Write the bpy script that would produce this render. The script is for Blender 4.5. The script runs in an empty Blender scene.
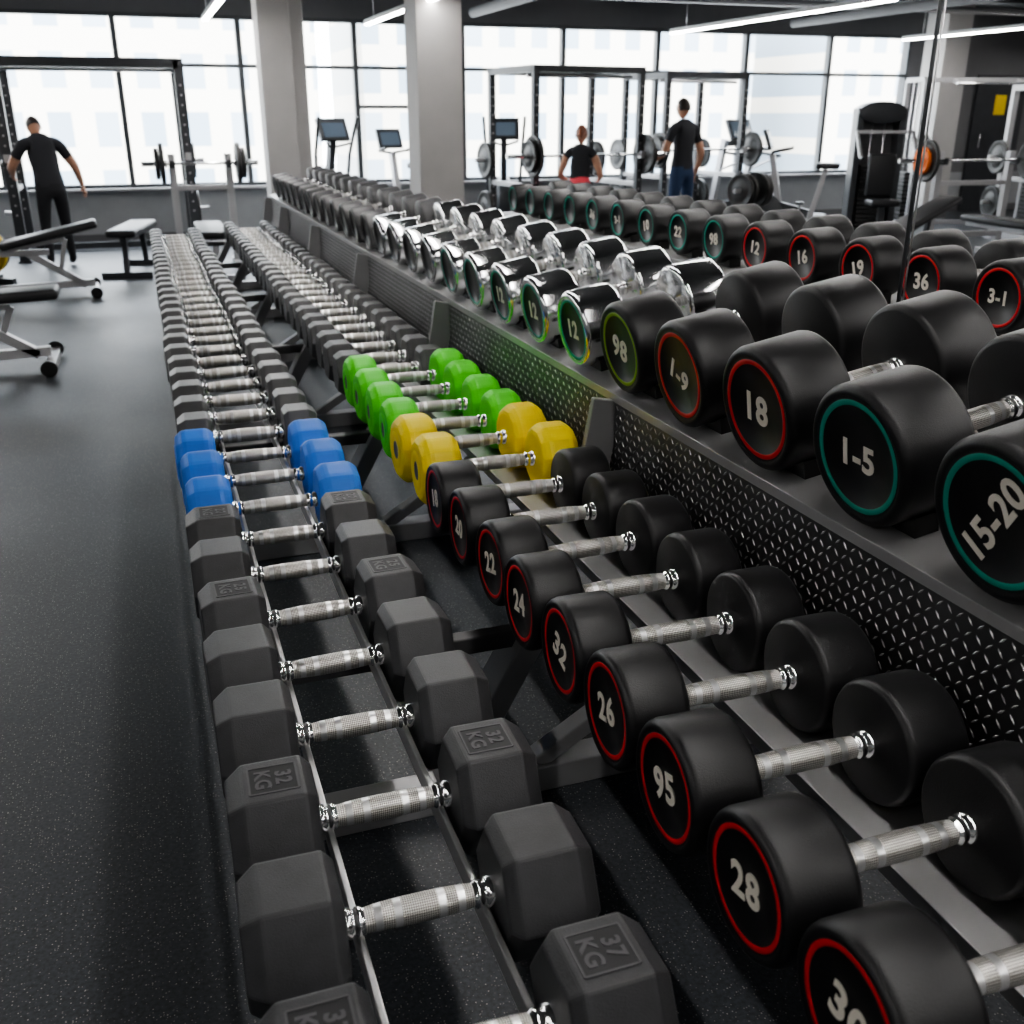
import bpy, bmesh, math, random
from mathutils import Vector, Matrix
random.seed(7)
scene = bpy.context.scene
pi = math.pi

# ------------------------------------------------------------------ materials
def newmat(name):
    m = bpy.data.materials.new(name); m.use_nodes = True
    nt = m.node_tree
    return m, nt, nt.nodes["Principled BSDF"]

def mat(name, col, rough=0.5, metal=0.0, bump=0.0, bscale=200.0, var=0.0, vscale=6.0, spec=None, emis=None, estr=0.0, coat=0.0):
    m, nt, b = newmat(name)
    b.inputs["Base Color"].default_value = (*col, 1)
    b.inputs["Roughness"].default_value = rough
    b.inputs["Metallic"].default_value = metal
    if spec is not None: b.inputs["Specular IOR Level"].default_value = spec
    if coat: b.inputs["Coat Weight"].default_value = coat
    if emis:
        b.inputs["Emission Color"].default_value = (*emis, 1)
        b.inputs["Emission Strength"].default_value = estr
    tc = nt.nodes.new("ShaderNodeTexCoord")
    if bump > 0:
        n = nt.nodes.new("ShaderNodeTexNoise"); n.inputs["Scale"].default_value = bscale; n.inputs["Detail"].default_value = 4
        nt.links.new(tc.outputs["Object"], n.inputs["Vector"])
        bp = nt.nodes.new("ShaderNodeBump"); bp.inputs["Strength"].default_value = bump; bp.inputs["Distance"].default_value = 0.002
        nt.links.new(n.outputs["Fac"], bp.inputs["Height"]); nt.links.new(bp.outputs["Normal"], b.inputs["Normal"])
    if var > 0:
        n = nt.nodes.new("ShaderNodeTexNoise"); n.inputs["Scale"].default_value = vscale; n.inputs["Detail"].default_value = 6
        nt.links.new(tc.outputs["Object"], n.inputs["Vector"])
        r = nt.nodes.new("ShaderNodeValToRGB")
        r.color_ramp.elements[0].position = 0.3; r.color_ramp.elements[1].position = 0.7
        r.color_ramp.elements[0].color = (*[c*(1-var) for c in col], 1)
        r.color_ramp.elements[1].color = (*[min(1, c*(1+var)) for c in col], 1)
        nt.links.new(n.outputs["Fac"], r.inputs["Fac"]); nt.links.new(r.outputs["Color"], b.inputs["Base Color"])
        r2 = nt.nodes.new("ShaderNodeMapRange")
        r2.inputs["To Min"].default_value = max(0, rough-0.08); r2.inputs["To Max"].default_value = min(1, rough+0.08)
        nt.links.new(n.outputs["Fac"], r2.inputs["Value"]); nt.links.new(r2.outputs["Result"], b.inputs["Roughness"])
    return m

M = {}
M['hex'] = mat("hex_rubber_grey", (0.040,0.041,0.044), 0.40, bump=0.35, bscale=500, var=0.28, vscale=14)
M['hexfar'] = mat("hex_cast_grey", (0.075,0.075,0.078), 0.36, bump=0.2, bscale=400, var=0.25, vscale=12)
M['rub'] = mat("black_rubber", (0.011,0.011,0.012), 0.40, bump=0.25, bscale=450, var=0.25, vscale=10)
M['face'] = mat("black_face", (0.005,0.005,0.006), 0.4)
M['chrome'] = mat("chrome", (0.92,0.92,0.92), 0.16, metal=1.0)
M['band'] = mat("turned_steel_band", (0.88,0.88,0.88), 0.32, metal=0.9)
M['chromehead'] = mat("chrome_head", (0.86,0.87,0.88), 0.15, metal=1.0)
M['red'] = mat("ring_red", (0.62,0.015,0.02), 0.45)
M['teal'] = mat("ring_teal", (0.0,0.30,0.22), 0.45)
M['green_ring'] = mat("ring_green", (0.25,0.42,0.03), 0.45)
M['num'] = mat("numeral_white", (0.80,0.75,0.66), 0.5)
M['plq'] = mat("plaque_grey", (0.075,0.075,0.08), 0.5)
M['plqd'] = mat("plaque_recess", (0.018,0.018,0.020), 0.55)
M['blue'] = mat("blue_urethane", (0.02,0.18,0.70), 0.48, bump=0.1, bscale=300, var=0.08)
M['yellow'] = mat("yellow_urethane", (0.98,0.74,0.002), 0.48, bump=0.1, bscale=300, var=0.04)
M['green'] = mat("green_urethane", (0.09,0.72,0.012), 0.48, bump=0.1, bscale=300, var=0.06)
M['rack'] = mat("rack_grey_paint", (0.29,0.29,0.295), 0.34, metal=0.4, bump=0.1, bscale=600, var=0.08)
M['tray'] = mat("tray_satin_metal", (0.50,0.50,0.505), 0.38, metal=0.5, bump=0.1, bscale=500, var=0.08)
M['rackd'] = mat("rack_dark_paint", (0.09,0.09,0.093), 0.4, metal=0.3, var=0.08)
M['steel'] = mat("rail_steel", (0.65,0.65,0.65), 0.3, metal=0.9)
M['plate'] = mat("tread_plate_metal", (0.15,0.152,0.156), 0.40, metal=0.8, var=0.25, vscale=5)
M['lug'] = mat("tread_plate_pale_lug", (0.50,0.50,0.51), 0.34, metal=0.85)  # raised lugs in a paler metal than the plate
M['saddle'] = mat("saddle_plastic", (0.012,0.012,0.012), 0.4)
M['frame'] = mat("machine_frame_black", (0.05,0.053,0.058), 0.4, metal=0.3, var=0.1)
M['silver'] = mat("machine_frame_silver", (0.46,0.46,0.47), 0.35, metal=0.4, var=0.05)
M['pad'] = mat("vinyl_pad", (0.02,0.02,0.022), 0.42, bump=0.2, bscale=200)
M['iron'] = mat("iron_plate", (0.03,0.03,0.03), 0.45, var=0.1)
M['screen'] = mat("console_screen", (0.07,0.09,0.12), 0.15, emis=(0.45,0.6,0.75), estr=0.12)
M['orange'] = mat("orange_vinyl", (0.8,0.18,0.03), 0.5)
M['yel2'] = mat("yellow_plate", (0.7,0.5,0.03), 0.5)
M['wall'] = mat("wall_paint", (0.30,0.31,0.32), 0.8, bump=0.1, bscale=80, var=0.05)
M['walld'] = mat("wall_dark", (0.13,0.13,0.135), 0.8, bump=0.1, bscale=80, var=0.05)
M['col'] = mat("column_plaster", (0.40,0.39,0.38), 0.75, bump=0.15, bscale=60, var=0.06, vscale=3)
M['ceil'] = mat("ceiling_dark", (0.05,0.054,0.057), 0.8, var=0.1)
M['mull'] = mat("window_frame_dark", (0.08,0.085,0.09), 0.4, metal=0.4)
M['tube'] = mat("lamp_diffuser", (0.9,0.9,0.9), 0.4, emis=(1.0,0.97,0.94), estr=54)
M['lamph'] = mat("lamp_housing", (0.5,0.5,0.5), 0.4)
M['skin'] = mat("skin", (0.50,0.27,0.18), 0.5)
M['hair'] = mat("hair_dark", (0.02,0.013,0.01), 0.5, bump=0.3, bscale=120)
M['hairb'] = mat("hair_brown", (0.22,0.07,0.03), 0.5, bump=0.3, bscale=120)
M['shirt'] = mat("shirt_black", (0.022,0.023,0.028), 0.85)
M['pants'] = mat("pants_navy", (0.025,0.05,0.11), 0.85)
M['pantsb'] = mat("pants_black", (0.015,0.015,0.018), 0.85)
M['legging'] = mat("leggings_coral", (0.85,0.09,0.12), 0.75)
M['shoe'] = mat("shoe_dark", (0.03,0.03,0.03), 0.6)
M['white'] = mat("eye_white", (0.8,0.8,0.8), 0.4)
M['lip'] = mat("lip", (0.4,0.12,0.10), 0.5)

def knurl():
    m, nt, b = newmat("knurled_steel")
    N, L = nt.nodes.new, nt.links.new
    tc = N("ShaderNodeTexCoord"); s = N("ShaderNodeSeparateXYZ"); L(tc.outputs["Object"], s.inputs[0])
    at = N("ShaderNodeMath"); at.operation='ARCTAN2'; L(s.outputs["Z"], at.inputs[0]); L(s.outputs["Y"], at.inputs[1])
    def mul(sock, k):
        n = N("ShaderNodeMath"); n.operation='MULTIPLY'; L(sock, n.inputs[0]); n.inputs[1].default_value=k; return n.outputs[0]
    def op(o,a,bb=None):
        n = N("ShaderNodeMath"); n.operation=o; L(a, n.inputs[0])
        if bb is not None: L(bb, n.inputs[1])
        return n.outputs[0]
    kx = mul(s.outputs["X"], 1000.0); th = mul(at.outputs[0], 17.0)
    a = op('SINE', op('ADD', kx, th)); c = op('SINE', op('SUBTRACT', kx, th))
    h = op('MULTIPLY', a, c)
    mr = N("ShaderNodeMapRange"); mr.inputs["From Min"].default_value=-1; L(h, mr.inputs["Value"])
    r = N("ShaderNodeValToRGB"); r.color_ramp.elements[0].position=0.2; r.color_ramp.elements[1].position=0.85
    r.color_ramp.elements[0].color=(0.20,0.19,0.17,1); r.color_ramp.elements[1].color=(0.92,0.90,0.86,1)
    L(mr.outputs["Result"], r.inputs["Fac"]); L(r.outputs["Color"], b.inputs["Base Color"])
    bp = N("ShaderNodeBump"); bp.inputs["Strength"].default_value=0.5; bp.inputs["Distance"].default_value=0.0012
    L(mr.outputs["Result"], bp.inputs["Height"]); L(bp.outputs["Normal"], b.inputs["Normal"])
    b.inputs["Metallic"].default_value=0.8; b.inputs["Roughness"].default_value=0.34
    return m
M['knurl'] = knurl()

def floor_mat():
    m, nt, b = newmat("floor_rubber_speckle")
    N, L = nt.nodes.new, nt.links.new
    tc = N("ShaderNodeTexCoord")
    v = N("ShaderNodeTexVoronoi"); v.inputs["Scale"].default_value=170
    L(tc.outputs["Object"], v.inputs["Vector"])
    r = N("ShaderNodeValToRGB"); r.color_ramp.elements[0].position=0.18; r.color_ramp.elements[1].position=0.32
    r.color_ramp.elements[0].color=(1,1,1,1); r.color_ramp.elements[1].color=(0,0,0,1)
    L(v.outputs["Distance"], r.inputs["Fac"])
    sc = N("ShaderNodeSeparateColor"); L(v.outputs["Color"], sc.inputs[0])
    gt = N("ShaderNodeMapRange"); gt.inputs["From Min"].default_value=0.5; gt.inputs["From Max"].default_value=1.0; L(sc.outputs[0], gt.inputs["Value"])
    ml = N("ShaderNodeMath"); ml.operation='MULTIPLY'; L(r.outputs["Color"], ml.inputs[0]); L(gt.outputs["Result"], ml.inputs[1])
    n2 = N("ShaderNodeTexNoise"); n2.inputs["Scale"].default_value=1.1; n2.inputs["Detail"].default_value=5
    L(tc.outputs["Object"], n2.inputs["Vector"])
    n3 = N("ShaderNodeTexNoise"); n3.inputs["Scale"].default_value=110; n3.inputs["Detail"].default_value=4
    L(tc.outputs["Object"], n3.inputs["Vector"])
    r2 = N("ShaderNodeValToRGB"); r2.color_ramp.elements[0].position=0.35; r2.color_ramp.elements[1].position=0.7
    r2.color_ramp.elements[0].color=(0.018,0.021,0.026,1); r2.color_ramp.elements[1].color=(0.042,0.049,0.058,1)
    L(n3.outputs["Fac"], r2.inputs["Fac"])
    mx = N("ShaderNodeMixRGB"); mx.inputs["Color2"].default_value=(0.34,0.33,0.31,1)
    L(ml.outputs[0], mx.inputs["Fac"]); L(r2.outputs["Color"], mx.inputs["Color1"])
    L(mx.outputs["Color"], b.inputs["Base Color"])
    mr = N("ShaderNodeMapRange"); mr.inputs["To Min"].default_value=0.38; mr.inputs["To Max"].default_value=0.54
    L(n2.outputs["Fac"], mr.inputs["Value"]); L(mr.outputs["Result"], b.inputs["Roughness"])
    bp = N("ShaderNodeBump"); bp.inputs["Strength"].default_value=0.4; bp.inputs["Distance"].default_value=0.002
    L(n3.outputs["Fac"], bp.inputs["Height"]); L(bp.outputs["Normal"], b.inputs["Normal"])
    return m
M['floor'] = floor_mat()

def facade_mat():
    m, nt, b = newmat("building_facade")
    N, L = nt.nodes.new, nt.links.new
    tc = N("ShaderNodeTexCoord"); mp = N("ShaderNodeMapping"); mp.inputs["Rotation"].default_value=(pi/2,0,0)
    L(tc.outputs["Object"], mp.inputs["Vector"])
    br = N("ShaderNodeTexBrick"); br.offset=0; br.inputs["Scale"].default_value=1.0
    br.inputs["Brick Width"].default_value=1.6; br.inputs["Row Height"].default_value=2.0; br.inputs["Mortar Size"].default_value=0.42
    br.inputs["Color1"].default_value=(0.20,0.25,0.30,1); br.inputs["Color2"].default_value=(0.30,0.34,0.38,1); br.inputs["Mortar"].default_value=(0.55,0.51,0.45,1)
    L(mp.outputs["Vector"], br.inputs["Vector"]); L(br.outputs["Color"], b.inputs["Base Color"])
    b.inputs["Roughness"].default_value=0.8
    return m
M['facade'] = facade_mat()
M['street'] = mat("street_paving", (0.5,0.5,0.48), 0.9, var=0.1)

# ------------------------------------------------------------------ mesh builder
class MB:
    def __init__(s): s.v=[]; s.f=[]; s.m=[]; s.sm=[]; s.mats=[]
    def mi(s, k):
        if k not in s.mats: s.mats.append(k)
        return s.mats.index(k)
    def add(s, vs, fs, k, smooth=False):
        o=len(s.v); s.v += [tuple(v) for v in vs]; i=s.mi(k)
        for f in fs: s.f.append([a+o for a in f]); s.m.append(i); s.sm.append(smooth)
    def box(s, c, sz, k, rot=None):
        hx,hy,hz=[a/2 for a in sz]; c=Vector(c)
        vs=[Vector((x,y,z)) for x in(-hx,hx) for y in(-hy,hy) for z in(-hz,hz)]
        if rot is not None: vs=[rot@v for v in vs]
        s.add([c+v for v in vs],[(0,1,3,2),(4,6,7,5),(0,4,5,1),(2,3,7,6),(0,2,6,4),(1,5,7,3)],k)
    def beam(s,p0,p1,w,h,k,up=(0,0,1)):
        p0=Vector(p0);p1=Vector(p1);d=p1-p0;l=d.length;d.normalize();up=Vector(up)
        if abs(d.dot(up))>0.98: up=Vector((0,1,0))
        a=d.cross(up).normalized();b=a.cross(d)
        R=Matrix((a,d,b)).transposed()
        s.box((p0+p1)/2,(w,l,h),k,R)
    def cyl(s,p0,p1,r,k,seg=16,r2=None,smooth=True):
        r2=r if r2 is None else r2
        p0=Vector(p0);p1=Vector(p1);d=(p1-p0).normalized()
        a=d.cross(Vector((0,0,1)) if abs(d.z)<0.9 else Vector((1,0,0))).normalized();b=d.cross(a)
        vs=[];
        for p,rr in((p0,r),(p1,r2)):
            for i in range(seg):
                t=2*pi*i/seg; vs.append(p+a*math.cos(t)*rr+b*math.sin(t)*rr)
        s.add(vs,[(i,(i+1)%seg,seg+(i+1)%seg,seg+i) for i in range(seg)],k,smooth)
        s.add(vs[:seg],[list(range(seg))],k); s.add(vs[seg:],[list(range(seg))],k)
    def lathe(s,prof,seg=32,org=(0,0,0),sx=1,axis='X',smooth=True,phase=0.0,mat=None):
        o=Vector(org)
        def P(x,r,t):
            if axis=='X': return o+Vector((sx*x,r*math.cos(t),r*math.sin(t)))
            if axis=='Y': return o+Vector((r*math.cos(t),sx*x,r*math.sin(t)))
            return o+Vector((r*math.cos(t),r*math.sin(t),sx*x))
        for i in range(len(prof)-1):
            x0,r0,k=prof[i]; x1,r1,_=prof[i+1]
            ts=[phase+2*pi*j/seg for j in range(seg)]
            if r0<1e-6: s.add([P(x0,0,0)]+[P(x1,r1,t) for t in ts],[(0,1+j,1+(j+1)%seg) for j in range(seg)],k,smooth)
            elif r1<1e-6: s.add([P(x1,0,0)]+[P(x0,r0,t) for t in ts],[(0,1+j,1+(j+1)%seg) for j in range(seg)],k,smooth)
            else: s.add([P(x0,r0,t) for t in ts]+[P(x1,r1,t) for t in ts],[(j,(j+1)%seg,seg+(j+1)%seg,seg+j) for j in range(seg)],k,smooth)
    def addbm(s,bm,k,smooth=False,T=None):
        bm.verts.index_update()
        vs=[(T@v.co if T else v.co) for v in bm.verts]
        s.add(vs,[[v.index for v in f.verts] for f in bm.faces],k,smooth); bm.free()
    def text(s,txt,size,T,k,ext=0.0006):
        vs,fs=text_geo(txt,size,ext); s.add([T@Vector(v) for v in vs],fs,k)
    def mesh(s,name):
        me=bpy.data.meshes.new(name); me.from_pydata(s.v,[],s.f)
        for k in s.mats: me.materials.append(M[k])
        me.polygons.foreach_set("material_index",s.m); me.polygons.foreach_set("use_smooth",s.sm)
        bm=bmesh.new(); bm.from_mesh(me)
        bmesh.ops.remove_doubles(bm,verts=bm.verts,dist=1e-5)
        bmesh.ops.recalc_face_normals(bm,faces=bm.faces); bm.to_mesh(me); bm.free()
        me.update(); return me
    def build(s,name,loc=(0,0,0),rotz=0,bevel=0,parent=None):
        return link(s.mesh(name),name,loc,rotz,bevel,parent)

def link(me,name,loc=(0,0,0),rotz=0,bevel=0,parent=None):
    o=bpy.data.objects.new(name,me); scene.collection.objects.link(o)
    o.location=loc; o.rotation_euler=(0,0,rotz)
    if bevel:
        b=o.modifiers.new("bevel","BEVEL"); b.width=bevel; b.segments=2; b.limit_method='ANGLE'; b.angle_limit=math.radians(50)
    if parent: o.parent=parent
    return o

_tc={}
def text_geo(txt,size,ext):
    key=(txt,size,ext)
    if key in _tc: return _tc[key]
    cu=bpy.data.curves.new("t","FONT"); cu.body=txt; cu.size=size; cu.align_x='CENTER'; cu.align_y='CENTER'
    cu.extrude=ext; cu.offset=size*0.03; cu.resolution_u=4; cu.space_character=1.08
    ob=bpy.data.objects.new("t",cu); scene.collection.objects.link(ob)
    dg=bpy.context.evaluated_depsgraph_get(); me=bpy.data.meshes.new_from_object(ob.evaluated_get(dg))
    r=([tuple(v.co) for v in me.vertices],[list(p.vertices) for p in me.polygons])
    bpy.data.objects.remove(ob); bpy.data.curves.remove(cu); bpy.data.meshes.remove(me)
    _tc[key]=r; return r

def basis(x,y,z,o):
    m=Matrix((x,y,z)).transposed().to_4x4(); m.translation=Vector(o); return m

# ------------------------------------------------------------------ dumbbells
def handle(b,half,r=0.0175,seg=24):
    e=half
    C,K,B='chrome','knurl','band'
    prof=[(-e,r*1.2,C),(-e+.010,r*1.2,C),(-e+.012,r*.98,C),(-e+.016,r*.98,C),(-e+.018,r*1.12,C),(-e+.025,r*1.12,C),(-e+.029,r*.92,K),
          (-e*.60,r*1.0,B),(-e*.50,r*1.03,K),(-e*.34,r*1.08,B),(-e*.24,r*1.10,K),(e*.24,r*1.10,B),(e*.34,r*1.08,K),(e*.50,r*1.03,B),(e*.60,r*1.0,K),
          (e-.029,r*.92,C),(e-.025,r*1.12,C),(e-.018,r*1.12,C),(e-.016,r*.98,C),(e-.012,r*.98,C),(e-.010,r*1.2,C),(e,r*1.2,C)]
    b.lathe(prof,seg)

def prism_head(R,T,n,chin=0.83,chout=0.80,cin=.016,cout=.026,bev=.004):
    bm=bmesh.new(); rings=[]
    ph = 0 if n==6 else pi/n
    for x,k in((0,chin),(cin,1.0),(T-cout,1.0),(T,chout)):
        rings.append([bm.verts.new((x,R*k*math.cos(ph+2*pi*j/n),R*k*math.sin(ph+2*pi*j/n))) for j in range(n)])
    for a,c in zip(rings[:-1],rings[1:]):
        for j in range(n): bm.faces.new((a[j],a[(j+1)%n],c[(j+1)%n],c[j]))
    bm.faces.new(rings[0][::-1]); f=bm.faces.new(rings[-1])
    bmesh.ops.recalc_face_normals(bm,faces=bm.faces)
    bmesh.ops.bevel(bm,geom=bm.edges[:],offset=bev,segments=2,profile=0.6,affect='EDGES')
    return bm

def hex_mesh(name,L,R,T,k='hex',label=None,n=6,bev=.004,hr=.0175,**kw):
    b=MB(); half=L/2-T
    handle(b,half,hr)
    for sx in(1,-1):
        bm=prism_head(R,T,n,bev=bev,**kw)
        TT=Matrix.Translation((sx*half,0,0))@Matrix.Diagonal((sx,1,1,1))
        b.addbm(bm,k,False,TT)
        if n!=6:
            b.lathe([(L/2+.0008,R*.55,k),(L/2+.003,R*.50,k),(L/2+.003,R*.30,k),(L/2+.0006,R*.26,'plq'),(L/2+.0006,0,'plq')],20,sx=sx)
        if label:
            zt=R*math.cos(pi/6)+.0002; cx=sx*(half+T/2-.005)
            w,h=.070,.064
            b.box((cx,0,zt),(w,h,.0006),'plqd')
            for (dx,dy,ww,hh) in((0,h/2,w,.003),(0,-h/2,w,.003),(w/2,0,.003,h),(-w/2,0,.003,h)):
                b.box((cx+dx,dy,zt),(ww,hh,.0025),'plq')
            for q,tx in enumerate((label,"KG")):
                b.text(tx,.032,basis((0,-1,0),(1,0,0),(0,0,1),(cx+(.014 if q==0 else -.016),0,zt)),'plq',.0012)
    return b.mesh(name)

def round_mesh(name,L,R,T,ring='red',label=None,head='rub',roll=0.0,seg=48,ts=1.0):
    b=MB(); half=L/2-T
    handle(b,half,r=.0180)
    for sx in(1,-1):
        h=L/2
        prof=[(h-.004,0,'face'),(h-.004,R*.72,ring),(h-.0032,R*.725,ring),(h-.0032,R*.80,'face' if head=='rub' else head),
              (h-.004,R*.805,head),(h-.0005,R*.85,head),(h,R*.90,head),(h-.003,R*.945,head),(h-.008,R*.980,head),(h-.015,R,head),
              (half+.015,R,head),(half+.008,R*.985,head),(half+.003,R*.95,head),(half,R*.90,head),(half+.002,R*.45,head),(half-.004,R*.33,head),(half-.004,R*.1,head)]
        b.lathe(prof,seg,sx=sx)
        if label:
            Z=Vector((sx,0,0)); Y=Vector((0,0,1)); X=Y.cross(Z)
            Rr=Matrix.Rotation(roll,4,'X')
            b.text(label,R*(.64 if len(label)<3 else .52)*ts,Rr@basis(X,Y,Z,(sx*(h-.0035),0,0)),'num',.0006)
    return b.mesh(name)

# hex row --------------------------------------------------------------------
labels={-2:"40",-1:"37",1:"32",4:"25",6:"20"}
XH=.2425; ZH=.5
for i in range(-2,38):
    y=1.045+.2295*i
    if i<7:
        s=1.0 if i<3 else 1.0-.010*(i-2)
        me=hex_mesh("hex_dumbbell_mesh",.468,.102*s,.130,label=labels.get(i)); nm="hex_dumbbell"
    elif i<10:
        if i==7: blm=hex_mesh("blue_mesh",.465,.103,.118,'blue',n=10,bev=.012,cin=.02,cout=.022)
        me=blm; nm="blue_dumbbell"
    else:
        q=(i-10)//7
        if (i-10)%7==0: hf=hex_mesh("hex_far",.45-.010*q,.094-.004*q,.110-.004*q,'hexfar',hr=.0205)
        me=hf; nm="cast_hex_dumbbell"
    link(me,nm,(XH+random.uniform(-.006,.006),y+random.uniform(-.004,.004),ZH),random.uniform(-.03,.03))

# middle row -----------------------------------------------------------------
XM=.838
rl=["42","30","28","95","26","32","24","22","20","18"]
for i in range(-2,41):
    y=.835+.2095*i
    if i<8:
        R=.0995 if i<3 else .0995-.0015*(i-2)
        me=round_mesh("r",.46,R,.110,'red',rl[i+2],roll=random.uniform(-.35,.35)); nm="round_dumbbell"; z=.5+R
    elif i<10:
        if i==8: yl=hex_mesh("yel",.45,.101,.112,'yellow',n=12,bev=.012,cin=.02,cout=.022)
        me=yl; nm="yellow_dumbbell"; z=.5+.101*math.cos(pi/12)
    elif i<14:
        if i==10: gl=hex_mesh("grn",.44,.097,.108,'green',n=12,bev=.012,cin=.02,cout=.022)
        me=gl; nm="green_dumbbell"; z=.5+.097*math.cos(pi/12)
    else:
        q=(i-14)//7
        if (i-14)%7==0: RR=.090-.003*q; hm=hex_mesh("hex_mid",.43-.010*q,RR,.106-.004*q,'hexfar',hr=.020)
        me=hm; nm="cast_hex_dumbbell"; z=.5+RR*.866
    link(me,nm,(XM+random.uniform(-.006,.006),y,z+.0005),random.uniform(-.03,.03))

# upper row (tilted tray) ----------------------------------------------------
class Tilt:
    def __init__(s,a,O):
        s.a=a; s.O=Vector(O); s.U=Vector((math.cos(a),0,math.sin(a))); s.N=Vector((-math.sin(a),0,math.cos(a))); s.R=Matrix.Rotation(-a,3,'Y')
    def p(s,u,n,y):
        q=s.O+s.U*u+s.N*n; return Vector((q.x,y,q.z))
    def put(s,me,nm,L,R,y,nbase,rz=0):
        o=link(me,nm,s.p(L/2,nbase+R,y)); o.rotation_euler=(0,-s.a,rz); return o
TT1=Tilt(math.radians(10),(1.105,0,.95))
TT2=Tilt(math.radians(2.5),(2.10,0,1.05))
up_pos=[]
ufs={-2:("20","teal",0),-1:("15-20","teal",-1.0),0:("1-5","teal",0.03),1:("18","red",.05),2:("1-9","red",.4),3:("98","green_ring",.2)}
for i in range(-2,26):
    y=1.348+.318*i
    if i<4:
        t,c,ro=ufs[i]; R=.13 if i<2 else .125-.005*(i-2); L=.50
        me=round_mesh("u",L,R,.150,c,t,seg=64,roll=ro); nm="round_dumbbell"; T=.150
    elif i<13:
        R=.110-.001*(i-4); L=.46; T=.135
        me=round_mesh("uc",L,R,T,'teal' if i<9 else 'face',"12" if i<7 else None,head='chromehead',seg=14 if i>5 else 20); nm="chrome_dumbbell"
    else:
        R=.098; L=.44; T=.13
        if i==13: uf=round_mesh("uf",L,R,T,'face',None,head='hexfar',seg=24)
        me=uf; nm="grey_round_dumbbell"
    up_pos.append((y,R,L,T))
    TT1.put(me,nm,L,R,y,-.13,random.uniform(-.015,.015))

# back row
bk_pos=[]
bl=["3-1","36","19","16","12","98","22","10"]
for i in range(-4,14):
    y=2.08+.295*i; R=.098-.0012*max(0,i); L=.38; T=.125
    me=round_mesh("bk",L,R,T,'red' if i<5 else 'teal',bl[i%8] if i<10 else None,seg=32,roll=random.uniform(-.3,.3))
    bk_pos.append((y,R,L,T)); TT2.put(me,"round_dumbbell",L,R,y,-.098,random.uniform(-.02,.02))

# ------------------------------------------------------------------ main rack
rk=bpy.data.objects.new("dumbbell_rack",None); scene.collection.objects.link(rk)
Y0,Y1=.1,9.85
b=MB()
for x in(.155,.330):
    b.box((x,(Y0+Y1)/2,.459),(.010,Y1-Y0,.038),'steel')
b.build("saddle_rails",bevel=.002,parent=rk)
b=MB()
for (xa,xb) in((.685,.800),(.895,1.075)):
    b.box(((xa+xb)/2,(Y0+Y1)/2,.496),(xb-xa,Y1-Y0,.007),'tray')
    b.box((xa+.003,(Y0+Y1)/2,.485),(.006,Y1-Y0,.026),'tray')
    b.box((xb-.003,(Y0+Y1)/2,.485),(.006,Y1-Y0,.026),'tray')
b.build("middle_tray",bevel=.0015,parent=rk)
b=MB()
YM=(Y0+Y1)/2
b.box(TT1.p(.275,-.140,YM),(.57,Y1-Y0,.007),'tray',TT1.R)
b.box(TT1.p(-.010,-.149,YM),(.005,Y1-Y0,.025),'tray',TT1.R)
b.box(TT1.p(.56,-.128,YM),(.006,Y1-Y0,.03),'tray',TT1.R)
b.build("top_tray",bevel=.0015,parent=rk)
def saddle(b,TT,u,y,nbot,nrest,R,th=.05,k='saddle'):
    seg=8; hw=R*.62; pts=[]
    for j in range(seg+1):
        yy=-hw+2*hw*j/seg; pts.append((yy,nrest+R-math.sqrt(max(0,R*R-yy*yy))))
    poly=[(-hw-.012,nbot)]+[(-hw-.012,pts[0][1]+.004)]+pts+[(hw+.012,pts[-1][1]+.004),(hw+.012,nbot)]
    n=len(poly); vs=[]
    for uu in(u-th/2,u+th/2):
        for(yy,nn) in poly: vs.append(TT.p(uu,nn,y+yy))
    fs=[(j,(j+1)%n,n+(j+1)%n,n+j) for j in range(n)]+[list(range(n)),list(range(n,2*n))]
    b.add(vs,fs,k)
b=MB()
for(y,R,L,T) in up_pos:
    saddle(b,TT1,T*.5,y,-.1365,-.131,R+.001); saddle(b,TT1,L-T*.5,y,-.1365,-.131,R+.001)
b.build("saddles",parent=rk)
# tread plate with raised lugs
b=MB()
PX=1.125; ZB=.405
b.box((PX+.004,(Y0+Y1)/2,ZB+.205),(.006,Y1-Y0,.41),'plate')
sp=.022; ny=int((Y1-Y0)/sp); nz=18
lv=[];lf=[]
for a in range(ny):
    for c in range(nz):
        cy=Y0+sp*(a+.5); cz=ZB+.006+sp*(c+.5)
        an=pi/4 if (a+c)%2 else -pi/4
        l,w,hh=.0092,.0023,.0017
        ca,sa=math.cos(an),math.sin(an)
        def Q(s_,t_,h_): return (PX+.001-h_,cy+s_*ca-t_*sa,cz+s_*sa+t_*ca)
        o=len(lv); lv+=[Q(-l,0,0),Q(0,-w,0),Q(l,0,0),Q(0,w,0),Q(-l*.45,0,hh),Q(l*.45,0,hh)]
        lf+=[tuple(q+o for q in t) for t in ((0,1,4),(1,5,4),(1,2,5),(2,3,5),(3,4,5),(3,0,4))]
b.add(lv,lf,'lug')
me=bpy.data.meshes.new("tread_plate"); me.from_pydata(b.v,[],b.f); me.materials.append(M['plate']); me.materials.append(M['lug'])
me.polygons.foreach_set("material_index",b.m)
bm=bmesh.new(); bm.from_mesh(me); bmesh.ops.recalc_face_normals(bm,faces=bm.faces); bm.to_mesh(me); bm.free()
link(me,"tread_plate_panel",parent=rk)
b=MB()
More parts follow.
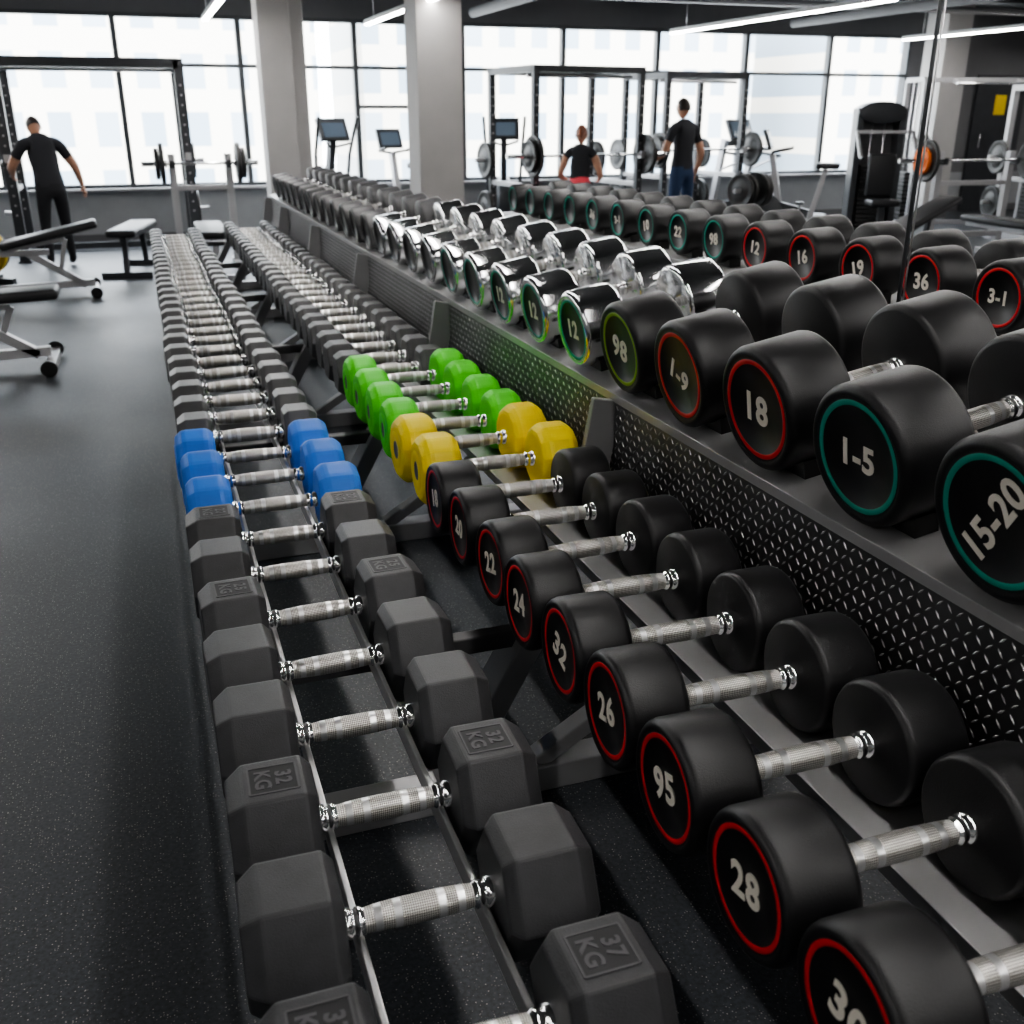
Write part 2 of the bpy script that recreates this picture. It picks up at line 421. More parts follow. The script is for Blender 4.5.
for y in(.29,1.87,3.45,5.03,6.61,8.19,9.7):
    b.box((.78,y,.035),(1.40,.075,.07),'rack')
    b.beam((.50,y,.06),(.73,y,.472),.10,.055,'rack')
    b.beam((.11,y,.415),(.70,y,.415),.04,.04,'rackd')
    b.beam((.70,y,.455),(1.30,y,.455),.05,.04,'rackd')
    y2=min(y+.49,9.75)
    b.beam((1.055,y2,.505),(1.108,y2,.795),.085,.025,'rack')
    b.beam((1.33,y,.05),(1.33,y,.85),.075,.06,'rack')
    b.beam((1.14,y,.78),(1.60,y,.865),.05,.04,'rackd')
    b.beam((.72,y,.07),(1.30,y,.42),.05,.04,'rack')
    b.box((.10,y,.01),(.11,.11,.02),'saddle'); b.box((1.46,y,.01),(.11,.11,.02),'saddle')
b.build("rack_frames",bevel=.004,parent=rk)

# back rack
rk2=bpy.data.objects.new("rear_dumbbell_rack",None); scene.collection.objects.link(rk2)
y0,y1=.7,6.1
b=MB()
b.box(TT2.p(.19,-.113,(y0+y1)/2),(.44,y1-y0,.007),'tray',TT2.R)
b.box(TT2.p(-.028,-.124,(y0+y1)/2),(.005,y1-y0,.03),'tray',TT2.R)
for y in(.9,2.6,4.3,5.95):
    b.beam((2.33,y,0),(2.33,y,.90),.07,.07,'rack'); b.box((2.33,y,.03),(.7,.07,.06),'rack')
    b.beam((2.12,y,.905),(2.50,y,.92),.05,.03,'rackd')
b.box((2.29,(y0+y1)/2,.6),(.01,y1-y0,.4),'rackd')
b.build("tray_and_frames",bevel=.002,parent=rk2)
b=MB()
for(y,R,L,T) in bk_pos:
    saddle(b,TT2,T*.5,y,-.110,-.099,R+.001); saddle(b,TT2,L-T*.5,y,-.110,-.099,R+.001)
b.build("saddles",parent=rk2)
b=MB(); b.cyl((1.95,2.28,0),(1.95,2.28,3.0),.006,'frame',10); b.cyl((1.958,2.272,.02),(1.958,2.272,3.0),.0025,'steel',8); b.box((1.95,2.28,.01),(.08,.08,.02),'steel')
b.build("steel_tension_rod")

# ------------------------------------------------------------------ room
XL,XR,YB,YF,CZ=-5.0,15.0,-4.0,14.0,3.0
def wallobj(name,c,s,k,bev=0):
    b=MB(); b.box(c,s,k); return b.build(name,bevel=bev)
wallobj("floor",((XL+XR)/2,(YB+YF)/2,-.05),(XR-XL+.4,YF-YB+.4,.1),'floor')
wallobj("ceiling",((XL+XR)/2,(YB+YF)/2,CZ+.05),(XR-XL+.4,YF-YB+.4,.1),'ceil')
wallobj("wall_left",(XL-.1,(YB+YF)/2,1.5),(.2,YF-YB+.4,3),'wall')
wallobj("wall_right",(XR+.1,(YB+YF)/2,1.5),(.2,YF-YB+.4,3),'walld')
wallobj("wall_back",((XL+XR)/2,YB-.1,1.5),(XR-XL,.2,3),'wall')
b=MB()
WX0,WX1=-4.42,11.53
b.box(((XL+XR)/2,YF+.1,.31),(XR-XL,.2,.62),'wall')
b.box(((XL+XR)/2,YF+.1,2.82),(XR-XL,.2,.36),'walld')
b.box(((XL+WX0)/2,YF+.1,1.63),(WX0-XL,.2,2.02),'wall')
b.box(((XR+WX1)/2,YF+.1,1.63),(XR-WX1,.2,2.02),'walld')
b.build("wall_front")
wallobj("trim_1",((WX0+WX1)/2,YF-.03,.635),(WX1-WX0,.14,.03),'silver',.004)
n=0; x=WX0
while x<WX1-.1:
    x2=x+1.45; n+=1
    b=MB(); w=.032
    b.box((x+w/2,YF+.06,1.64),(w,.1,2.0),'mull'); b.box((x2-w/2+.001,YF+.06,1.64),(w,.1,2.0),'mull')
    b.box(((x+x2)/2,YF+.06,.67),(1.45-2*w,.1,.05),'mull'); b.box(((x+x2)/2,YF+.06,2.615),(1.45-2*w,.1,.05),'mull')
    b.box(((x+x2)/2,YF+.06,2.07),(1.45-2*w,.08,.045),'mull')
    if n in(6,): b.box(((x+x2)/2,YF+.06,1.60),(1.45-2*w,.08,.045),'mull')
    b.build("window_%d"%n,bevel=.003)
    x=x2
wallobj("baseboard_front",((XL+XR)/2,YF-.01,.05),(XR-XL,.02,.1),'walld')
wallobj("baseboard_left",(XL+.01,(YB+YF)/2,.05),(.02,YF-YB,.1),'walld')
def column(x,y,w,d,extra=False):
    b=MB(); b.box((x,y,1.5),(w,d,3),'col'); b.box((x,y,.06),(w+.03,d+.03,.12),'walld')
    if extra: b.box((x+w/2+.09,y+.15,1.5),(.18,.25,3),'col')
    b.build("column",bevel=.008)
column(1.56,12.2,.34,.42,True); column(2.93,10.6,.46,.46); column(11.6,13.3,.45,.45)
for i,y in enumerate((2.0,7.0,11.2)):
    wallobj("beam_%d"%(i+1),((XL+XR)/2,y,2.90),(XR-XL,.3,.2),'ceil')
b=MB()
b.cyl((4.3,-3.5,2.72),(4.3,13.6,2.72),.06,'walld',20)
b.build("ceiling_conduit")
b=MB(); b.cyl((9.1,-3.5,2.72),(9.1,13.6,2.72),.06,'walld',20)
b.build("ceiling_conduit")
b=MB(); b.cyl((-4.5,12.9,2.88),(14.5,12.9,2.88),.03,'silver',10); b.cyl((-4.5,12.7,2.90),(14.5,12.7,2.90),.02,'walld',10)
b.build("ceiling_pipe")
SEG=((-2.8,1.6),(3.0,7.2),(8.8,13.3))
for x,segs in((-2.2,SEG),(.95,SEG),(2.85,SEG),(5.0,SEG[:2]),(7.0,SEG),(10.8,SEG),(13.6,SEG)):
    for(ya,yb) in segs:
        b=MB(); z=2.52
        b.box((x,(ya+yb)/2,z+.028),(.07,yb-ya,.045),'lamph'); b.box((x,(ya+yb)/2,z),(.055,yb-ya-.02,.014),'tube')
        for yy in(ya+.4,yb-.4): b.cyl((x,yy,z+.05),(x,yy,3.0),.004,'steel',6)
        b.build("linear_pendant_lamp")
wallobj("street_ground",(5,60,-3.05),(160,90,.1),'street')
b=MB()
b.box((-8,46,3.2),(30,8,12.5),'facade'); b.box((20,52,2),(20,8,10),'facade'); b.box((42,50,4),(18,8,14),'facade')
b.build("building_across_street")

# ------------------------------------------------------------------ gym equipment
def pad(b,c,s,rot=None,k='pad'):
    bm=bmesh.new(); bmesh.ops.create_cube(bm,size=1.0)
    for v in bm.verts: v.co=Vector((v.co.x*s[0],v.co.y*s[1],v.co.z*s[2]))
    bmesh.ops.bevel(bm,geom=bm.edges[:],offset=min(s)*.35,segments=3,profile=.5,affect='EDGES')
    T=Matrix.Translation(c)@(rot.to_4x4() if rot is not None else Matrix.Identity(4))
    b.addbm(bm,k,True,T)
def plates(b,c,r=.2,t=.04,k='iron',axis='X'):
    b.lathe([(-t/2,.03,k),(-t/2,r*.5,k),(-t/2+.006,r*.55,k),(-t/2+.006,r*.85,k),(-t/2,r*.9,k),(-t/2+.004,r,k),(t/2-.004,r,k),(t/2,r*.9,k),(t/2-.006,r*.85,k),(t/2-.006,r*.5,k),(t/2,r*.45,k),(t/2,.03,k)],28,org=c,axis=axis)
def bar(b,c,L=2.1,pl=((.2,'iron'),),axis='X',off0=.33):
    c=Vector(c); d=Vector((1,0,0)) if axis=='X' else Vector((0,1,0))
    b.cyl(c-d*L/2,c+d*L/2,.014,'chrome',12)
    for s in(-1,1):
        b.cyl(c+d*s*(L/2-.03-off0),c+d*s*L/2,.025,'chrome',12); b.cyl(c+d*s*(L/2-.05-off0),c+d*s*(L/2-.03-off0),.037,'chrome',12)
        off=off0
        for(r,k) in pl: plates(b,c+d*s*(L/2-off),r,.045,k,axis); off-=.05
def adj_bench(name,loc,rz,ang=35,k='silver'):
    b=MB()
    b.beam((-.55,0,.07),(.62,0,.10),.06,.06,k); b.beam((-.55,-.25,.03),(-.55,.25,.03),.06,.06,k); b.beam((.62,-.30,.03),(.62,.30,.03),.06,.06,k)
    b.beam((-.50,0,.08),(-.22,0,.38),.06,.06,k); b.beam((.55,0,.08),(.10,0,.38),.06,.06,k)
    b.beam((-.42,0,.38),(.28,0,.38),.06,.05,k)
    pad(b,(-.33,0,.44),(.34,.28,.065))
    a=math.radians(ang); R=Matrix.Rotation(-a,3,'Y'); c=Vector((-.12,0,.44))+R@Vector((.43,0,0))
    pad(b,c,(.82,.28,.065),R)
    q=Vector((-.12,0,.40))+R@Vector((.55,0,-.03)); b.beam(q,(.35,0,.2),.04,.04,k); b.beam((-.12,0,.40),q,.04,.03,k)
    b.cyl((.62,-.33,.05),(.62,-.30,.05),.05,'saddle',16); b.cyl((.62,.30,.05),(.62,.33,.05),.05,'saddle',16)
    return b.build(name,loc,rz,bevel=.004)
def flat_bench(name,loc,rz):
    b=MB(); k='frame'
    pad(b,(0,0,.43),(1.15,.28,.07)); b.beam((-.5,0,.37),(.5,0,.37),.06,.05,k)
    for s in(-1,1): b.beam((s*.42,0,.37),(s*.48,0,.05),.06,.05,k); b.beam((s*.48,-.24,.03),(s*.48,.24,.03),.06,.06,k)
    return b.build(name,loc,rz,bevel=.004)
def power_rack(name,loc,rz,w=1.25,d=1.2,h=2.15,k='frame',bars=True,t=.07):
    b=MB()
    for sx in(-1,1):
        for sy in(-1,1):
            b.beam((sx*w/2,sy*d/2,.0),(sx*w/2,sy*d/2,h),t,t,k)
            b.box((sx*w/2,sy*d/2,.01),(.14,.14,.02),k)
            for j in range(14): b.cyl((sx*w/2,sy*d/2-t/2-.0015,.5+.1*j),(sx*w/2,sy*d/2-t/2+.001,.5+.1*j),.011,'silver',8)
        b.beam((sx*w/2,-d/2,h-.035),(sx*w/2,d/2,h-.035),t,t,k); b.beam((sx*w/2,-d/2,.06),(sx*w/2,d/2,.06),t,t,k)
        b.beam((sx*w/2,-d/2,.75),(sx*w/2,d/2,.75),.05,.05,'silver')
        b.box((sx*w/2,-d/2-.06,1.05),(.06,.08,.03),'silver'); b.box((sx*w/2,-d/2-.095,1.08),(.06,.015,.07),'silver')
        for zz in(.45,1.0): b.cyl((sx*(w/2),d/2,zz),(sx*(w/2+.22),d/2,zz),.025,'silver',12); plates(b,(sx*(w/2+.09),d/2,zz),.2,.05)
    for sy in(-1,1): b.beam((-w/2,sy*d/2,h-.035),(w/2,sy*d/2,h-.035),t,t,k)
    b.beam((-w/2,d/2,.06),(w/2,d/2,.06),.07,.07,k)
    b.cyl((-w/2,-d/2+.2,h-.1),(w/2,-d/2+.2,h-.1),.018,'silver',12)
    if bars: bar(b,(0,-d/2-.06,1.08),2.1,((.22,'iron'),(.17,'iron')))
    return b.build(name,loc,rz,bevel=.003)
def treadmill(name,loc,rz):
    b=MB(); k='frame'
    b.box((0,0,.10),(.75,1.75,.14),k); b.box((0,-.05,.18),(.50,1.5,.02),'rub'); b.box((0,.72,.24),(.72,.32,.16),k)
    for s in(-1,1):
        b.box((s*.31,-.05,.185),(.08,1.5,.03),'silver')
        b.beam((s*.35,.72,.15),(s*.33,.55,1.18),.07,.09,'silver'); b.cyl((s*.33,.55,1.0),(s*.33,.05,.95),.02,'pad',12)
        b.beam((s*.33,.05,.95),(s*.35,.62,.75),.03,.03,'silver')
    R=Matrix.Rotation(math.radians(-25),3,'X')
    b.box((0,.52,1.12),(.72,.12,.08),k); b.box((0,.56,1.30),(.50,.05,.30),k,R); b.box((0,.532,1.303),(.42,.012,.23),'screen',R)
    return b.build(name,loc,rz,bevel=.006)
def elliptical(name,loc,rz):
    b=MB(); k='frame'
    b.beam((0,-.8,.05),(0,.75,.07),.10,.08,k); b.beam((-.3,-.8,.04),(.3,-.8,.04),.07,.07,k); b.beam((-.28,.75,.04),(.28,.75,.04),.07,.07,k)
    b.lathe([(-.09,.0,k),(-.09,.27,k),(-.07,.31,k),(.07,.31,k),(.09,.27,k),(.09,0,k)],28,org=(0,.5,.40),axis='X')
    b.beam((0,.50,.4),(0,.30,1.25),.08,.10,k)
    for s in(-1,1):
        b.beam((s*.16,-.75,.25),(s*.16,.45,.34),.04,.05,'silver'); b.box((s*.18,-.35,.34),(.14,.36,.05),'rub')
        b.cyl((s*.20,.42,.32),(s*.24,.30,1.05),.022,k,12); b.cyl((s*.24,.30,1.05),(s*.27,.12,1.48),.020,'pad',12)
        b.cyl((0,.33,1.12),(s*.18,.12,1.18),.015,'pad',10)
    R=Matrix.Rotation(math.radians(-25),3,'X')
    b.box((0,.27,1.33),(.40,.05,.28),k,R); b.box((0,.242,1.33),(.30,.012,.18),'screen',R)
    return b.build(name,loc,rz,bevel=.005)
def bike(name,loc,rz):
    b=MB(); k='frame'
    b.beam((-.25,-.5,.04),(.25,-.5,.04),.06,.06,k); b.beam((-.25,.55,.04),(.25,.55,.04),.06,.06,k)
    b.beam((0,-.5,.08),(0,.55,.08),.08,.08,k)
    b.lathe([(-.05,0,k),(-.05,.22,k),(-.03,.25,'silver'),(.03,.25,k),(.05,.22,k),(.05,0,k)],28,org=(0,.42,.34),axis='X')
    b.beam((0,-.1,.1),(0,-.28,.88),.06,.06,'silver'); b.beam((0,.2,.25),(0,.38,1.05),.07,.07,'silver'); b.beam((0,-.12,.35),(0,.28,.45),.08,.10,k)
    pad(b,(0,-.30,.92),(.24,.28,.07))
    for s in(-1,1):
        b.cyl((0,.38,1.05),(s*.2,.36,1.08),.016,k,10); b.cyl((s*.2,.36,1.08),(s*.22,.14,1.12),.018,'pad',10)
        b.beam((s*.10,0,.32),(s*.10,.02*s,.32-s*.16),.025,.03,'silver'); b.box((s*.16,.02*s,.32-s*.17),(.10,.09,.025),'rub')
    R=Matrix.Rotation(math.radians(-20),3,'X'); b.box((0,.44,1.22),(.34,.04,.24),k,R); b.box((0,.416,1.22),(.26,.01,.16),'screen',R)
    return b.build(name,loc,rz,bevel=.004)
def stack_machine(name,loc,rz,h=1.72):
    b=MB(); k='frame'
    b.box((0,0,.04),(.70,1.0,.08),k)
    for s in(-1,1): b.box((s*.27,.25,h/2),(.08,.28,h),k)
    bm=prism_head(.30,.34,16,chin=.97,chout=.97,cin=.01,cout=.01,bev=.004)
    b.addbm(bm,k,True,Matrix.Translation((0,.08,h-.05))@Matrix.Rotation(pi/2,4,'Z')@Matrix.Diagonal((1,1.03,.45,1)))
    for j in range(14): b.box((0,.25,.14+.055*j),(.36,.16,.046),'iron')
    for s in(-1,1): b.cyl((s*.08,.25,.1),(s*.08,.25,h-.1),.01,'chrome',8)
    b.box((0,.40,h/2),(.50,.01,h-.1),'walld')
    pad(b,(0,-.35,.46),(.36,.36,.08)); b.beam((0,-.35,.06),(0,-.35,.42),.08,.08,k)
    pad(b,(0,-.12,.78),(.34,.08,.52)); b.beam((-.35,-.1,1.3),(.35,-.1,1.3),.04,.04,'silver')
    for s in(-1,1): b.beam((s*.35,-.1,1.3),(s*.35,-.40,1.0),.04,.04,'silver'); b.cyl((s*.35,-.4,1.0),(s*.35,-.52,1.0),.02,'pad',10)
    return b.build(name,loc,rz,bevel=.006)
def cable_cross(name,loc,rz,w=1.8,h=2.1,k='silver'):
    b=MB()
    for s in(-1,1):
        b.beam((s*w/2,-.3,0),(s*w/2,-.3,h),.06,.06,k); b.beam((s*w/2,.3,0),(s*w/2,.3,h),.06,.06,k)
        b.beam((s*w/2,-.3,h),(s*w/2,.3,h),.06,.06,k); b.beam((s*w/2,-.45,.03),(s*w/2,.45,.03),.08,.06,k)
        for j in range(12): b.box((s*w/2,0,.12+.055*j),(.14,.34,.046),'iron')
        b.cyl((s*w/2,.08,.1),(s*w/2,.08,h),.009,'chrome',8); b.cyl((s*w/2,-.08,.1),(s*w/2,-.08,h),.009,'chrome',8)
        b.box((s*(w/2-.05),-.3,1.15),(.08,.1,.12),'frame'); b.cyl((s*(w/2-.1),-.3,.15),(s*(w/2-.1),-.3,1.1),.004,'frame',6)
        b.lathe([(-.015,0,'frame'),(-.015,.05,'frame'),(.015,.05,'frame'),(.015,0,'frame')],16,org=(s*(w/2-.1),-.3,1.2),axis='Y')
    b.beam((-w/2,0,h),(w/2,0,h),.08,.06,k); b.beam((-w/2,.3,.03),(w/2,.3,.03),.06,.06,k)
    b.cyl((-.5,-.25,h-.05),(.5,-.25,h-.05),.016,'chrome',10)
    for s in (-1,1): b.beam((s*.45,0,h),(s*.45,-.25,h-.05),.04,.04,k)
    return b.build(name,loc,rz,bevel=.003)
def bench_press(name,loc,rz,L=1.9,pl=((.2,'iron'),(.14,'iron')),hw=.45,off0=.33):
    b=MB(); k='silver'
    pad(b,(0,-.45,.44),(.28,1.15,.07)); b.beam((0,-.95,.38),(0,.15,.38),.06,.06,k); b.beam((0,-.9,.38),(0,-.95,.03),.06,.06,k); b.beam((-.25,-.95,.03),(.25,-.95,.03),.06,.06,k)
    for s in(-1,1):
        b.beam((s*hw,.2,0),(s*hw,.2,1.13),.07,.07,k); b.beam((s*hw,-.25,.03),(s*hw,.5,.03),.07,.06,k)
        b.box((s*hw,.12,1.01),(.05,.10,.025),'frame'); b.box((s*hw,.075,1.04),(.05,.012,.06),'frame')
    b.beam((-hw,.2,.25),(hw,.2,.25),.06,.06,k); b.beam((-hw,.2,.8),(hw,.2,.8),.05,.05,k)
    bar(b,(0,.12,1.04),L,pl,'X',off0)
    return b.build(name,loc,rz,bevel=.003)
def plate_tree(name,loc,rz=0,yc='yel2'):
    b=MB(); k='frame'
    b.beam((-.3,0,.03),(.3,0,.03),.07,.06,k); b.beam((0,-.3,.03),(0,.3,.03),.07,.06,k); b.beam((0,0,0),(0,0,.92),.07,.07,k)
    for j,(r,m) in enumerate(((.22,yc),(.19,'iron'))):
        z=.30+.42*j
        for s in(-1,1):
            b.cyl((0,0,z),(s*.26,0,z),.024,'silver',12); plates(b,(s*.10,0,z),r,.05,m); plates(b,(s*.16,0,z),r*.95,.05,'iron')
    return b.build(name,loc,rz,bevel=.003)

adj_bench("adjustable_bench",(-1.10,9.85,0),.05,12)
adj_bench("adjustable_bench",(-1.28,6.95,0),0,2)
adj_bench("adjustable_bench",(-2.2,8.6,0),.2,50)
plate_tree("weight_plate_tree",(-1.50,10.75,0),1.2)
flat_bench("flat_bench",(-.12,11.2,0),pi/2-.2)
power_rack("power_rack",(-.36,12.75,0),0,w=1.82,d=.9,h=2.05,bars=False,t=.10)
bench_press("bench_press_station",(.62,11.15,0),0,1.15,((.20,'iron'),(.15,'iron')),hw=.28,off0=.20)
stack_machine("weight_stack_machine",(-2.35,12.3,0),.3,1.9)
elliptical("elliptical_trainer",(2.42,12.9,0),.35)
bike("exercise_bike",(3.2,12.9,0),.3)
elliptical("elliptical_trainer",(4.55,13.1,0),-.3)
power_rack("power_rack",(4.75,11.55,0),.12,w=1.35,d=1.1,h=2.0)
power_rack("power_rack",(6.95,12.75,0),.1,w=1.2,d=1.0,h=2.0)
treadmill("treadmill",(8.50,13.0,0),.35)
bike("exercise_bike",(7.75,11.1,0),.9)
stack_machine("weight_stack_machine",(9.05,11.3,0),-.4,1.58)
cable_cross("cable_crossover_machine",(11.2,12.0,0),-.3,1.9,1.95)
bench_press("bench_press_station",(8.7,9.1,0),-.1,2.0,((.22,'iron'),(.14,'orange')))
power_rack("power_rack",(11.0,10.0,0),-.2,w=1.3,d=1.1,h=1.85,k='silver',bars=True)
adj_bench("adjustable_bench",(6.7,8.0,0),.1,22,'frame')
adj_bench("adjustable_bench",(7.7,7.0,0),.5,40,'silver')
stack_machine("weight_stack_machine",(10.6,7.6,0),-.9,1.6)
plate_tree("weight_plate_tree",(6.4,10.1,0),.3,'iron')
cable_cross("cable_crossover_machine",(13.4,9.9,0),-1.0,1.5,2.05,'frame')
b=MB(); b.box((13.4,YF-.03,1.05),(1.0,.05,2.1),'frame'); b.box((13.4,YF-.06,1.65),(.22,.02,.3),'yel2'); b.cyl((13.05,YF-.1,1.0),(13.05,YF-.1,1.2),.012,'chrome',8)
b.build("door_1",bevel=.004)

# ------------------------------------------------------------------ people
def seg_dist(p,a,b_):
    ab=b_-a; t=max(0,min(1,(p-a).dot(ab)/max(1e-9,ab.length_squared))); return (p-(a+ab*t)).length,t
def skin_obj(name,V,E,rad,root,lev=2):
    me=bpy.data.meshes.new(name); me.from_pydata(V,E,[]); o=bpy.data.objects.new(name,me); scene.collection.objects.link(o)
    m=o.modifiers.new("skin","SKIN"); m.use_smooth_shade=True
    sv=me.skin_vertices[0].data
    for i,r in enumerate(rad):
        sv[i].radius = r if isinstance(r,tuple) else (r,r); sv[i].use_root=(i==root)
    s=o.modifiers.new("sub","SUBSURF"); s.levels=lev; s.render_levels=lev
    dg=bpy.context.evaluated_depsgraph_get(); m2=bpy.data.meshes.new_from_object(o.evaluated_get(dg))
    bpy.data.objects.remove(o); bpy.data.meshes.remove(me); return m2
def person(name,loc,rz,sc,lean,arms,legs,top,bottom,hair,pony=False,sleeve=.55,headtilt=0.0,slim=1.0,waist=.95):
    root=bpy.data.objects.new(name,None); scene.collection.objects.link(root); root.location=loc; root.rotation_euler=(0,0,rz); root.scale=(sc,)*3
    RL=Matrix.Rotation(-lean,3,'X'); piv=Vector((0,0,.95))
    def ub(p): return piv+RL@(Vector(p)-piv)
    P={'pel':piv,'sp':ub((0,.005,1.10)),'ch':ub((0,-.005,1.30)),'nb':ub((0,0,1.45)),'nk':ub((0,.012,1.53))}
    for s,n in((-1,'L'),(1,'R')):
        P['sh'+n]=ub((s*.180*slim,0,1.415)); P['el'+n]=Vector(arms[n][0]); P['wr'+n]=Vector(arms[n][1])
        P['hip'+n]=Vector((s*.095,0,.88)); P['kn'+n]=Vector(legs[n][0]); P['an'+n]=Vector(legs[n][1]); P['to'+n]=Vector(legs[n][1])+Vector((s*.02,.15,-.045))
    names=list(P); idx={k:i for i,k in enumerate(names)}
    bones=[('pel','sp','t'),('sp','ch','t'),('ch','nb','t'),('nb','nk','n')]
    for n in'LR': bones+=[('nb','sh'+n,'t'),('sh'+n,'el'+n,'ua'),('el'+n,'wr'+n,'fa'),('pel','hip'+n,'p'),('hip'+n,'kn'+n,'p'),('kn'+n,'an'+n,'p'),('an'+n,'to'+n,'s')]
    R={'pel':(.15*slim,.11),'sp':(.14*slim,.10),'ch':(.17*slim,.12),'nb':(.085,.075),'nk':(.055,.057),'sh':.070*slim,'el':.048*slim,'wr':.029,'hip':.098,'kn':.065,'an':.044,'to':.038}
    rad=[R.get(k,R.get(k[:-1])) for k in names]
    me=skin_obj("body",[P[k] for k in names],[(idx[a],idx[c]) for a,c,_ in bones],rad,0)
    me.materials.clear()
    for k in(top,bottom,'skin','shoe'): me.materials.append(M[k])
    for p in me.polygons:
        p.use_smooth=True; best=None
        for a,c,t in bones:
            d,tt=seg_dist(Vector(p.center),P[a],P[c]); d/= {'t':1.5,'p':1.1}.get(t,1.0)
            if best is None or d<best[0]: best=(d,t,tt)
        _,t,tt=best
        p.material_index={'t':0,'n':2,'ua':0 if tt<sleeve else 2,'fa':2,'p':1,'s':3}[t]
        if t=='t' and p.center.z<waist: p.material_index=1
    link(me,"body",parent=root)
    hc=P['nk']+RL@Matrix.Rotation(-headtilt,3,'X')@Vector((0,.02,.115)); HR=RL@Matrix.Rotation(-headtilt,3,'X')
    T=Matrix.Translation(hc)@HR.to_4x4()
    b=MB(); bm=bmesh.new(); bmesh.ops.create_uvsphere(bm,u_segments=24,v_segments=16,radius=1)
    for v in bm.verts:
        x,y,z=v.co; j=1-.28*max(0,-z)**1.2; v.co=Vector((x*.076*j,y*.096*(j if y<0 else 1-.12*max(0,-z)),z*.118))
    b.addbm(bm,'skin',True,T)
    def sph(c,r,k,sc3=(1,1,1)):
        bm=bmesh.new(); bmesh.ops.create_uvsphere(bm,u_segments=12,v_segments=8,radius=r)
        for v in bm.verts: v.co=Vector((v.co.x*sc3[0],v.co.y*sc3[1],v.co.z*sc3[2]))+Vector(c)
        b.addbm(bm,k,True,T)
    sph((0,.098,-.012),.013,'skin',(1,1.2,1.8)); sph((0,.086,-.055),.02,'lip',(1.2,.4,.35))
    for s in(-1,1):
        sph((s*.03,.083,.008),.012,'white'); sph((s*.03,.093,.008),.006,'hair'); sph((s*.076,-.005,-.005),.02,'skin',(.4,.8,1.4)); sph((s*.03,.089,.03),.014,hair,(1.3,.4,.25))
    bm=bmesh.new(); bmesh.ops.create_uvsphere(bm,u_segments=24,v_segments=16,radius=1)
    bmesh.ops.delete(bm,geom=[v for v in bm.verts if v.co.z<-.35 or (v.co.y>.25 and v.co.z<.45)],context='VERTS')
    for v in bm.verts: v.co=Vector((v.co.x*.083,v.co.y*.104-.003,v.co.z*.126+.003))
    b.addbm(bm,hair,True,T)
    if pony:
        sph((0,-.115,.05),.035,hair); sph((0,-.14,-.02),.03,hair,(1,1,2.4)); sph((0,-.13,-.10),.022,hair,(1,.9,2.2))
    b.build("head",parent=root)
    for s,n in((-1,'L'),(1,'R')):
        w=P['wr'+n]; d=(w-P['el'+n]).normalized(); side=d.cross(Vector((0,1,0)));
        if side.length<.2: side=d.cross(Vector((0,0,1)))
        side.normalize(); side=d.cross(side).normalized(); pn=d.cross(side).normalized()*(1 if n=='L' else -1)
        if pn.x*s>0: pn=-pn
        V=[w,w+d*.04,w+d*.075]; E=[(0,1),(1,2)]; rr=[(.022,.026),(.018,.036),(.014,.036)]
        for j,(o_,l) in enumerate(((-.030,.060),(-.010,.075),(.010,.070),(.030,.055))):
            b0=len(V); st=w+d*.082+side*o_
            V+= [st,st+d*l*.5+pn*.008,st+d*l*.85+pn*.030]; E+=[(2,b0),(b0,b0+1),(b0+1,b0+2)]; rr+=[.009,.0085,.007]
        b0=len(V); fs=side*(1 if side.y>0 else -1)
        V+=[w+d*.03+fs*.035,w+d*.06+fs*.055+pn*.012,w+d*.085+fs*.058+pn*.022]; E+=[(1,b0),(b0,b0+1),(b0+1,b0+2)]; rr+=[.012,.010,.008]
        hm=skin_obj("hand",V,E,rr,0,1); hm.materials.clear(); hm.materials.append(M['skin'])
        for p in hm.polygons: p.use_smooth=True
        link(hm,"hand_"+n.lower(),parent=root)
    return root
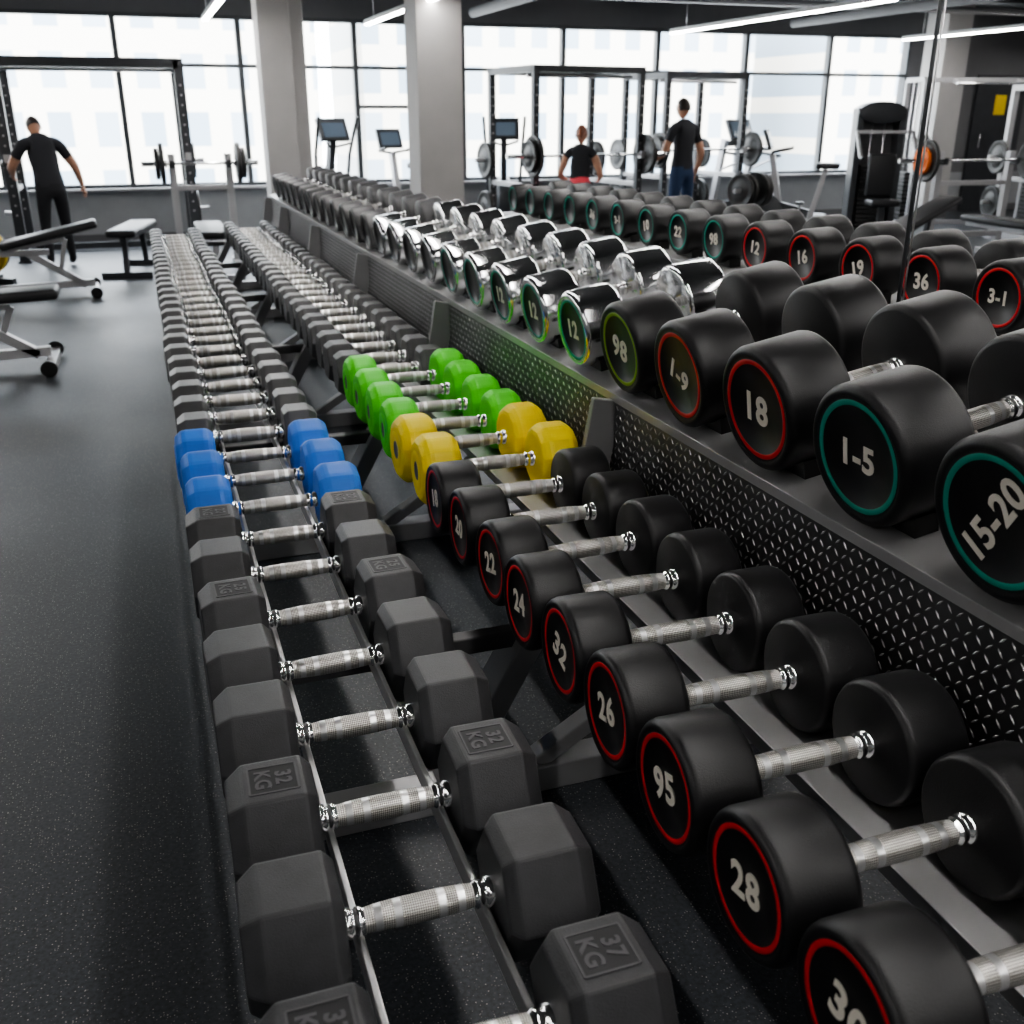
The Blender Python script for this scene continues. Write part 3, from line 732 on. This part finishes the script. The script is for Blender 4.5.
person("man_in_black_shirt",(6.22,11.35,0),.25,.955,.03,
  {'L':((-.30,.02,1.13),(-.38,.22,1.00)),'R':((.27,-.04,1.12),(.27,.06,.86))},
  {'L':((-.12,.02,.49),(-.15,0,.085)),'R':((.12,.02,.49),(.14,.02,.085))},'shirt','pants','hair')
person("woman_in_coral_leggings",(4.42,10.3,0),-.5,.80,.10,
  {'L':((-.27,.02,1.14),(-.20,.22,1.05)),'R':((.28,.0,1.14),(.24,.22,1.08))},
  {'L':((-.11,.05,.49),(-.12,0,.085)),'R':((.12,.02,.49),(.16,.02,.085))},'shirt','legging','hairb',pony=True,sleeve=.15,slim=.92,headtilt=.2,waist=1.12)
person("man_at_power_rack",(-.86,11.75,0),.35,.88,.34,
  {'L':((-.32,.28,1.14),(-.26,.50,1.04)),'R':((.37,.20,1.14),(.46,.30,.90))},
  {'L':((-.11,.06,.49),(-.13,-.02,.085)),'R':((.13,.08,.49),(.16,.10,.085))},'shirt','pantsb','hair',headtilt=.3,slim=1.12)

# ------------------------------------------------------------------ light
w=bpy.data.worlds.new("overcast_sky"); scene.world=w; w.use_nodes=True
bg=w.node_tree.nodes["Background"]; bg.inputs[0].default_value=(.86,.93,1.0,1); bg.inputs[1].default_value=15
facade_fill_sun=bpy.data.lights.new("facade_fill_sun","SUN"); facade_fill_sun.energy=4; facade_fill_sun.angle=.2; so=bpy.data.objects.new("facade_fill_sun",facade_fill_sun); scene.collection.objects.link(so)  # fill lamp added to light the facade across the street
so.rotation_euler=(math.radians(50),0,math.radians(-15))
try: scene.view_settings.look='AgX - Medium High Contrast'
except Exception: pass

# ------------------------------------------------------------------ camera
f=1000.0; th=math.atan(397/f); psi=math.atan(.382*math.cos(th))
F=Vector((math.sin(psi)*math.cos(th),math.cos(psi)*math.cos(th),-math.sin(th)))
Rr=Vector((math.cos(psi),-math.sin(psi),0)); Uu=Rr.cross(F)
cam=bpy.data.cameras.new("camera"); co=bpy.data.objects.new("camera",cam); scene.collection.objects.link(co)
co.matrix_world=basis(Rr,Uu,-F,(0,0,1.5))
cam.sensor_width=36; cam.lens=36*f/1024; cam.clip_end=300; cam.clip_start=.05
cam.dof.use_dof=True; cam.dof.focus_distance=2.0; cam.dof.aperture_fstop=5.6
scene.camera=co
